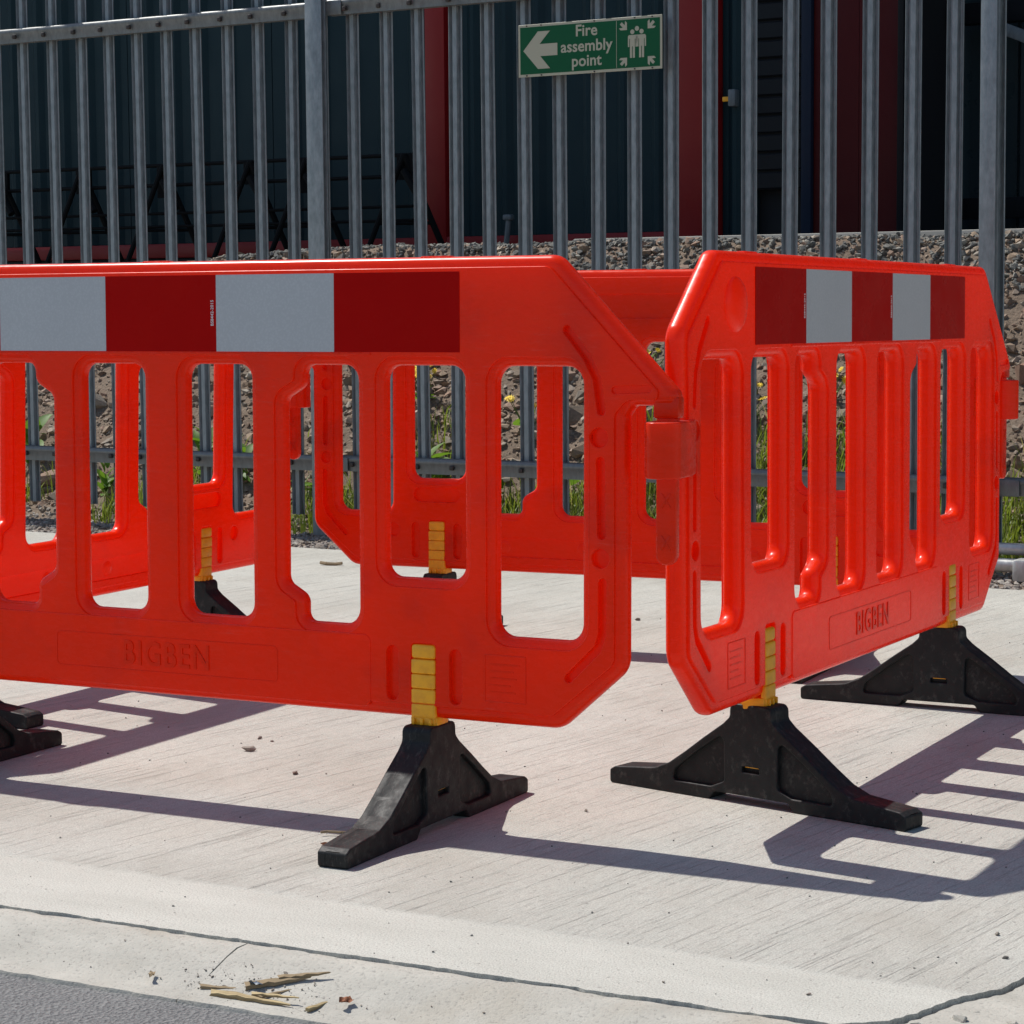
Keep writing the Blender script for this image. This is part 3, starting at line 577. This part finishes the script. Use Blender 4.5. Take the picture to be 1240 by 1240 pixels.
# reflective segments, printed standard number, moulded lettering
SEG = {}
b5 = [-.625, -.3736, -.1237, .1237, .3736, .625]
def seg_mesh(i): return box(b5[i], b5[i + 1] - 0.0002, -FACE - 0.0012, -FACE + 0.0004, .836, .974, 0)
SEGM = [seg_mesh(i) for i in range(5)]
stdm = xf(text_mesh('BS8442-2015', 0.0088, 0.0002, 0.0001), Matrix(UPRIGHT) @ Matrix.Rotation(R(90), 4, 'Z')); 
big = text_mesh('BIGBEN', 0.064, 0.0013, 0.0008, space=1.16); xf(big, Matrix.Diagonal((0.82, 1.0, 1, 1))); big = xf(big, UPRIGHT)
def ring(x0, x1, y0, y1, r, w): return xf(curve_solid([rpoly([(x0, y0), (x1, y0), (x1, y1), (x0, y1)], r), offset(rpoly([(x0, y0), (x1, y0), (x1, y1), (x0, y1)], r), -w)], 0.0003, 0.0003, 1), UPRIGHT)
ringm = ring(-.250, .250, .240, .306, .010, .0016)
lab_r = [ring(.672, .752, .236, .318, .002, .0012)] + [xf(box(.682, .682 + w, .0, .0008, yy, yy + .0028), Matrix.Translation((0, -.0003, 0))) for yy, w in ((.300, .058), (.288, .046), (.276, .052), (.264, .040), (.252, .05))]
lab_r = joinm(lab_r); lab_l = lab_r.copy(); xf(lab_l, Matrix.Translation((-.672 - .752, 0, 0)))
# connector
cps = []
for sgn_ in (-1, 1):
    zt_ = 0.327
    for k in range(5):
        h = 0.0262; z1 = zt_ - k * h; y = sgn_ * 0.0215
        cps.append(box(-.0238, .0238, min(y, y - sgn_ * .012), max(y, y - sgn_ * .012) + (0.003 if sgn_ > 0 else 0), z1 - h + .0006, z1, .0032 if k else .006, 3))
        if sgn_ < 0: xf(cps[-1], Matrix.Translation((0, -.0032, 0)))
    cps.append(box(-.0240, .0240, sgn_ * .0255 - (.0 if sgn_ < 0 else .012), sgn_ * .0255 + (.012 if sgn_ < 0 else .0), .1845, .199, .003))
    for x in (-.017, .0, .017): cps.append(box(x - .003, x + .003, sgn_ * .0275 - .003, sgn_ * .0275 + .003, .186, .1975, .0015))
cps.append(box(-.0265, .0265, -.0215, .0215, .178, .200, .003)); tab_me = box(-.0235, .0235, -.0150, .0150, .0690, .0730, .001)
conn_me = joinm(cps)
# foot
halfp = [(.046, .186), (.047, .160), (.062, .146), (.108, .114), (.150, .083), (.188, .057), (.222, .043), (.318, .033), (.330, .026), (.330, .0), (.095, .0), (.082, .016)]
fpts = [(x, y) for x, y in halfp] + [(-x, y) for x, y in halfp[::-1]]
fout = rpoly([(x, y, .012 if y > .03 else .006) for x, y in fpts], .01, 4)
fcore = curve_solid([offset(fout, -.004)], 0.014, 0.004, 2)
web = rpoly([(.058, .134), (.056, .036), (.090, .022), (.185, .022), (.175, .050), (.120, .092)], .012, 4)
win = rpoly([(-.022, .058), (.022, .058), (.022, .074), (-.022, .074)], .004, 3); win2 = rpoly([(-.022, .036), (.022, .036), (.022, .051), (-.022, .051)], .004, 3)
fsides = [lift(curve_solid([offset(fout, -.003), web, mirror([web])[0], win], 0.006, 0.003, 2), z) for z in (.0195, -.0195)]
for k in fsides: pass
foot_me = union(fcore, fsides)
# widen the neck a little and square the toes: taper width along the leg
foot_me = xf(foot_me, ((0, 0, 1, 0), (1, 0, 0, 0), (0, 1, 0, 0), (0, 0, 0, 1)))
foot_me = finish(foot_me, 35); foot_me.materials.append(M['rubber'])
# socket and pin
sock_me = xf(curve_solid([rpoly([(-.044, -.028, .020), (.024, -.028, .020), (.100, -.018, .004), (.100, .018, .004), (.024, .028, .020), (-.044, .028, .020)], .01), circle(-.004, 0, .0235, 20)], .0435, .003, 2), Matrix.Translation((0, 0, .677)))
sock_me = finish(sock_me)
sock_me.materials.append(M['red'])
pm = [xf(curve_solid([stroke([(0, .503), (0, .745)], .0145)], .0055, .0035, 2), UPRIGHT), box(-.022, .024, -.014, .014, .728, .765, .005)]
for zc in (.592, .522):
    for a in (35, -35):
        x_ = box(-.015, .015, -.0102, .0102, -.0022, .0022, .001); xf(x_, Matrix.Translation((0, 0, zc)) @ Matrix.Rotation(R(a + 20 * (1 if a > 0 else -1)), 4, 'Y')); pm.append(x_)
pin_me = joinm(pm); pin_me.materials.append(M['red'])

POSE = {'A': (-0.6379, 4.2427, -0.4779, -0.0002, -0.0153, -0.0044, 0.0), 'B': (0.7085, 4.6430, 1.0810, -0.0097, -0.0058, 0.2347, 0.0053), 'C': (0.303, 5.9999, 2.7141, 0.0024, 0.0109, 0.0, 0.03), 'D': (-1.0913, 5.6209, 4.2454, -0.0032, -0.035, 0.0, 0.02)}
def world_pt(k, u, n_=0.0):
    x, y, t_ = POSE[k][:3]; return Vector((x + u * math.cos(t_) + n_ * math.sin(t_), y + u * math.sin(t_) - n_ * math.cos(t_), 0))
def local_pt(k, w):
    x, y, t_ = POSE[k][:3]; d = w - Vector((x, y, 0)); return Vector((d.x * math.cos(t_) + d.y * math.sin(t_), -d.x * math.sin(t_) + d.y * math.cos(t_), 0))
LAB = {'A': 'nearest red plastic barrier, facing the camera across the left and centre',
       'B': 'red plastic barrier running back at the right, its whole striped face visible',
       'C': 'rear red plastic barrier, seen through the slots of the front one, parallel to it',
       'D': 'left red plastic barrier inside the enclosure, running back behind the front one'}
GRP = 'red plastic barriers linked in a square'
PIN_U = 1.004
for k in 'ABCD':
    x, y, t_, tilt, lean, yw1, yw2 = POSE[k]
    root = thing('pedestrian_barrier', LAB[k], 'barrier', (x, y, 0), t_, GRP)
    pan = ob('panel', panel_me, None, root, rot=(lean, -tilt, 0))
    for i in range(5): ob('reflective_segment', SEGM[i], 'refl_r' if i % 2 == 0 else 'refl_w', pan)
    for u in (-.3736, .1237): ob('standard_number', stdm, 'ink', pan, (u - .0085, -FACE - .0013, .9055))
    ob('moulded_lettering', big, 'red', pan, (0.004, -PLATE - .0006, .2715)); ob('moulded_border', ringm, 'red', pan, (0, -PLATE - .0004, 0))
    ob('moulded_label', lab_r, 'red', pan, (0, -FACE - .0004, 0)); ob('moulded_label', lab_l, 'red', pan, (0, -FACE - .0004, 0))
    for s, yw in ((-1, yw1 if k != 'A' else 0.0), (1, yw2 if k != 'A' else yw1)):
        ft = ob('foot', foot_me, None, root, (s * UF, 0, 0), (0, 0, -yw)); ob('locking_tab', tab_me, 'yellow', ft)
        ob('connector', conn_me, 'yellow', root, (s * UF, 0.0, 0), rot=(lean, 0, 0))
    mate = {'A': 'D', 'B': 'A', 'C': 'B', 'D': 'C'}[k]                      # whose pin sits in my socket
    tilt_m = POSE[mate][3]; lean_m = POSE[mate][4]
    w = world_pt(mate, PIN_U, 0.66 * lean_m); lp = local_pt(k, w)
    d = Vector((-0.93, 0, 0)) - lp; ang = math.atan2(d.y, d.x)
    ob('socket', sock_me, None, root, (lp.x, lp.y, 0), (0, 0, ang))
    ob('hook_pin', pin_me, None, root, (PIN_U, 0, 0), (lean, -tilt, 0))

# ================================================================== PLANTS ON THE BANK
def leaf_mesh(L=1.0, W=0.4, bend=0.35, n=6):
    V = []; F = []
    for i in range(n + 1):
        f = i / n; w = W * 0.5 * math.sin(math.pi * min(1, f * 0.92 + 0.06)) ** 0.8; z = bend * (0.6 * f - f * f); V += [(f * L, -w, z + w * .25), (f * L, 0, z), (f * L, w, z + w * .25)]
    for i in range(n):
        for q in (0, 1): F.append((3 * i + q, 3 * i + 3 + q, 3 * i + 4 + q, 3 * i + 1 + q))
    return mesh(V, F, 80)
LEAF = [leaf_mesh(1, .42), leaf_mesh(1, .30, .5), leaf_mesh(1, .55, .2)]
V = []; F = []
for ring_, (r0, zt2) in enumerate(((1.0, .12), (0.62, .24))):
    for i in range(11):
        a = 2 * math.pi * (i + ring_ * .5) / 11; b = 0.24; i0 = len(V)
        V += [(0, 0, .08), (r0 * .6 * math.cos(a - b), r0 * .6 * math.sin(a - b), zt2), (r0 * math.cos(a), r0 * math.sin(a), zt2 * .7), (r0 * .6 * math.cos(a + b), r0 * .6 * math.sin(a + b), zt2)]; F.append((i0, i0 + 1, i0 + 2, i0 + 3))
FLOWER = mesh(V, F); STEM = tube((0, 0, 0), (0, 0, 1), 1.0, 6, .6)
def plant(name, label, s, o_, nleaf, leaf_len, flowers=0, height=0.2, seed=0, group='weeds on the rubble bank'):
    r = random.Random(seed); root = thing(name, label, 'plant', Fw(s, o_, bank_z(s, o_)), FT, group)
    for i in range(nleaf):
        L = leaf_len * r.uniform(.6, 1.15); l = ob('leaf', LEAF[r.randrange(3)], 'leaf', root, (r.gauss(0, .012), r.gauss(0, .012), r.uniform(0, height * .5) if flowers == 0 else r.uniform(0, .03)), (r.gauss(0, .35), -r.uniform(.15, 1.15), r.uniform(0, 6.3))); l.scale = (L, L, L)
    for i in range(flowers):
        h = height * r.uniform(.6, 1.1); dx, dy = r.gauss(0, .055), r.gauss(0, .04) - .03; d = Vector((dx, dy, h)); q = d.to_track_quat('Z', 'Y').to_euler()
        st = ob('stem', STEM, 'stem', root, rot=q); st.scale = (.0025, .0025, d.length)
        f = ob('flower', FLOWER, 'petal', root, d, (r.uniform(.3, 1.1), r.gauss(0, .5), r.gauss(0, .5))); sz = r.uniform(.015, .024); f.scale = (sz, sz, sz)
for a in (('flowering_weed', 'yellow flowering weed high on the bank behind the short slot of the front barrier', 0.02, 0.73, 9, .09, 22, .17, 1),
          ('flowering_weed', 'small yellow flowering weed left of the upright in the last front slot', 0.59, 0.62, 6, .07, 9, .14, 2),
          ('flowering_weed', 'yellow flowering weed in the first slot of the right barrier', 1.33, 0.74, 6, .07, 9, .14, 3),
          ('flowering_weed', 'yellow flowering weed in the second slot of the right barrier', 1.54, 0.70, 7, .08, 11, .15, 4),
          ('flowering_weed', 'yellow flowering weed high in the fourth slot of the right barrier', 1.87, 0.76, 5, .06, 8, .13, 5),
          ('flowering_weed', 'yellow flowering weed peeping over the front barrier hook', 1.02, 0.90, 4, .06, 6, .12, 12),
          ('leafy_weed', 'broad bright green weed by the fence rail at the far left', -1.93, 0.42, 16, .15, 0, .30, 6),
          ('leafy_weed', 'tall leafy weed above the rail in the wide slot left of centre', -0.86, 0.36, 20, .13, 0, .40, 7),
          ('leafy_weed', 'low leafy weed right of the tall one above the rail', -0.66, 0.36, 14, .11, 0, .25, 13),
          ('leafy_weed', 'bright leafy weed at the rail behind the short front slot', 0.29, 0.34, 14, .12, 0, .30, 8),
          ('leafy_weed', 'leafy weed in the lower left of the last front slot', 0.64, 0.30, 14, .12, 0, .28, 9),
          ('leafy_weed', 'leafy weed low in the right half of the last front slot', 0.96, 0.28, 10, .10, 0, .20, 14),
          ('leafy_weed', 'leafy weed just left of the grey fence post', -0.20, 0.27, 12, .11, 0, .26, 10),
          ('leafy_weed', 'leafy weed at the fence foot in the second front slot', -1.30, 0.20, 14, .11, 0, .28, 11)):
    plant(*a)

# ================================================================== SMALL DEBRIS ON THE SLAB AND KERB
def chip(label, w, size, seed, z=0.0, material='chip', name='loose_stone', cat='stone', grp='loose stones on the concrete'):
    o = ob(name, rock(200 + seed, 12, .6), material, loc=(w[0], w[1], z + size * .22), rot=(0, 0, seed * 1.3)); o.scale = (size * 1.25, size, size); return tag(o, label, cat, grp)
for k, (lab, x, y, s) in enumerate((('largest loose stone on the slab below the BIGBEN lettering', -.549, 4.690, .026), ('small dark stone just behind the largest slab stone', -.541, 4.823, .013), ('tiny chip right of the dark stone behind the largest', -.510, 4.79, .009), ('lone dark stone on the slab left of the nearest rubber foot', -.430, 4.452, .014), ('upper of two dark stones on the slab at the right edge', .700, 3.270, .010), ('lower of two dark stones on the slab at the right edge', .686, 3.150, .009), ('small stone on the slab right of the front barrier corner', -.145, 5.01, .012), ('dark stone on the slab behind the last front slot', .290, 6.66, .030), ('smaller dark stone beside the one behind the last front slot', .36, 6.58, .018), ('pale chip on the slab beneath the gap between the barriers', .13, 4.10, .010), ('tiny dark stone left of the corner crack', .39, 2.99, .007), ('tiny dark stone on the trowelled margin at centre right', .20, 3.05, .006))):
    chip(lab, (x, y), s, k)
rr = np.random.default_rng(31); pts = []; 
for _ in range(380):
    a = rr.uniform(-2.0, 1.2); y = rr.uniform(0.02, 3.4); pts.append(tuple(Kw(a, y, 0.001)))
ob('grit', scatter(pts, rr.uniform(.002, .0055, 380), 41), 'gravel', kind='stuff')
pts = []; szs = []
for _ in range(300):
    a = rr.normal(-.36, .085) if rr.uniform() < .8 else rr.uniform(-1, .6); y = -abs(rr.normal(0.105, .022)); zz = np.interp(-y, [.03, .055, .085, .11, .136, .168], [-.004, -.0105, -.0215, -.031, -.0385, -.041]); pts.append(tuple(Kw(a, y, zz + .001))); szs.append(rr.gamma(2, .0008) + .0006)
ob('kerb_grit', scatter(pts, szs, 43), 'pebble', kind='stuff')
# splintered wood in the channel
def splinter(L, w, h, seed):
    r = random.Random(seed); n = 9; V = []; F = []
    for i in range(n + 1):
        f = i / n; tw = w * (1 - .8 * f ** 1.6) * r.uniform(.65, 1.15); hh = h * (1 - .6 * f ** 2) * r.uniform(.8, 1.1); y = r.gauss(0, w * .05)
        V += [(f * L, y - tw / 2, 0), (f * L, y + tw / 2, 0), (f * L - r.uniform(0, .003), y + tw / 2 * .8, hh), (f * L + r.uniform(0, .003), y - tw / 2 * .7, hh * r.uniform(.7, 1.1))]
    for i in range(n):
        for q in range(4): F.append((4 * i + q, 4 * i + (q + 1) % 4, 4 * i + 4 + (q + 1) % 4, 4 * i + 4 + q))
    F += [(3, 2, 1, 0), (4 * n, 4 * n + 1, 4 * n + 2, 4 * n + 3)]; return fixn(mesh(V, F))
def kz(y): return float(np.interp(-y, [.0, .03, .055, .085, .11, .136, .168], [-.003, -.004, -.0105, -.0215, -.031, -.0385, -.041]))
SP = [('longest split wood piece lying flat along the kerb channel', -.425, -.140, .112, .009, .005, 1, 0, 'wood'),
      ('short pale splinter pointing away from the road at the right of the pile', -.262, -.148, .056, .006, .004, 72, 4, 'wood'),
      ('broad split wood piece at the back of the splinter pile', -.385, -.112, .080, .011, .005, 24, 9, 'oldwood'),
      ('dark weathered splinter at the top right of the pile', -.345, -.088, .064, .007, .005, 17, 10, 'oldwood'),
      ('thin pale splinter in the middle of the pile', -.365, -.126, .070, .005, .003, -4, 5, 'wood'),
      ('grey splinter end at the left of the pile', -.452, -.128, .058, .007, .003, 14, 1, 'oldwood'),
      ('thin brown sliver crossing the middle of the pile', -.350, -.132, .052, .004, .003, 46, 8, 'oldwood'),
      ('lone yellow wood chip in the channel at bottom centre', -.110, -.150, .018, .005, .002, 3, 0, 'wood')]
for k, (lab, a, y, L, w, h, rz, lift_, mt) in enumerate(SP):
    o = ob('wood_splinter', splinter(L * 1.15, w * 1.35, h * 1.2, 50 + k), mt, loc=Kw(a + .018, y, kz(y) + .002), rot=(R(18 if k != 1 else 10), R(-lift_), KT + R(rz))); tag(o, lab, 'wood', 'splintered wood in the kerb channel')
def crumple(seed, sx, sy, sz):
    r = random.Random(seed); V = []; F = []; n = 6
    for i in range(n):
        for j in range(n): V.append(((i / (n - 1) - .5) * sx * (1 - .25 * abs(j - 2.5) / 2.5), (j / (n - 1) - .5) * sy, sz * (.5 + .5 * math.sin(i * 1.3 + seed) * math.cos(j * 1.1)) + r.uniform(0, sz * .4)))
    for i in range(n - 1):
        for j in range(n - 1): F.append((i * n + j, (i + 1) * n + j, (i + 1) * n + j + 1, i * n + j + 1))
    return mesh(V, F, 60)
for nm, lab, a, y, s, mt, sd in (('dead_leaf', 'brown curled dead leaf right of the wood splinters', -.200, -.118, (.022, .012, .007), 'brown', 1), ('dead_leaf', 'small dark dead leaf in the channel left of the wood splinters', -.520, -.125, (.022, .008, .005), 'oldwood', 2), ('plastic_scrap', 'small blue-grey plastic scrap lying among the wood splinters', -.352, -.112, (.024, .010, .006), 'bluebit', 3)):
    o = ob(nm, crumple(sd, *s), mt, loc=Kw(a, y, kz(y) + .006), rot=(R(15), 0, KT + sd)); tag(o, lab, 'litter')
def twig(lab, p0, p1, r, mt='oldwood', nm='twig', cat='twig'):
    p0, p1 = Vector(p0), Vector(p1); mids = [p0.lerp(p1, f) + Vector((random.gauss(0, .003), random.gauss(0, .003), abs(random.gauss(0, .002)))) for f in (0, .35, .7, 1)]
    o = ob(nm, xf(joinm([tube(a, b, r, 6) for a, b in zip(mids[:-1], mids[1:])]), Matrix.Translation(-p0)), mt, loc=p0); tag(o, lab, cat)
twig('thin brown twig touching the toe of the nearest rubber foot', (-.338, 3.925, .004), (-.292, 3.93, .005), .0022)
chip('brown pine-cone-like clod at the toe of the nearest rubber foot', (-.322, 3.855), .018, 77, material='brown', name='clod', cat='clod', grp=None)
twig('dark twig on the slab left of the rear barrier', (-.68, 8.05, .004), (-.60, 8.02, .006), .006)
twig('curled twig on the slab seen through the first slot of the right barrier', (.245, 6.72, .004), (.30, 6.70, .012), .003)
# broken mortar where the slab corner meets the kerb
for k, (a, y, s) in enumerate(((.545, .060, .016), (.590, .105, .024), (.600, .150, .014), (.660, .115, .026), (.625, .175, .011), (.690, .165, .018), (.565, .100, .009))):
    chip(('broken mortar lump %s in the cracked slab corner at bottom right' % ('furthest left', 'largest in the middle', 'behind the middle one', 'largest at the right', 'small at the back', 'at the right rear', 'smallest')[k]), Kw(a, y), s, 90 + k, z=-.010, material='kerb', name='mortar_lump', cat='mortar', grp='broken mortar lumps')
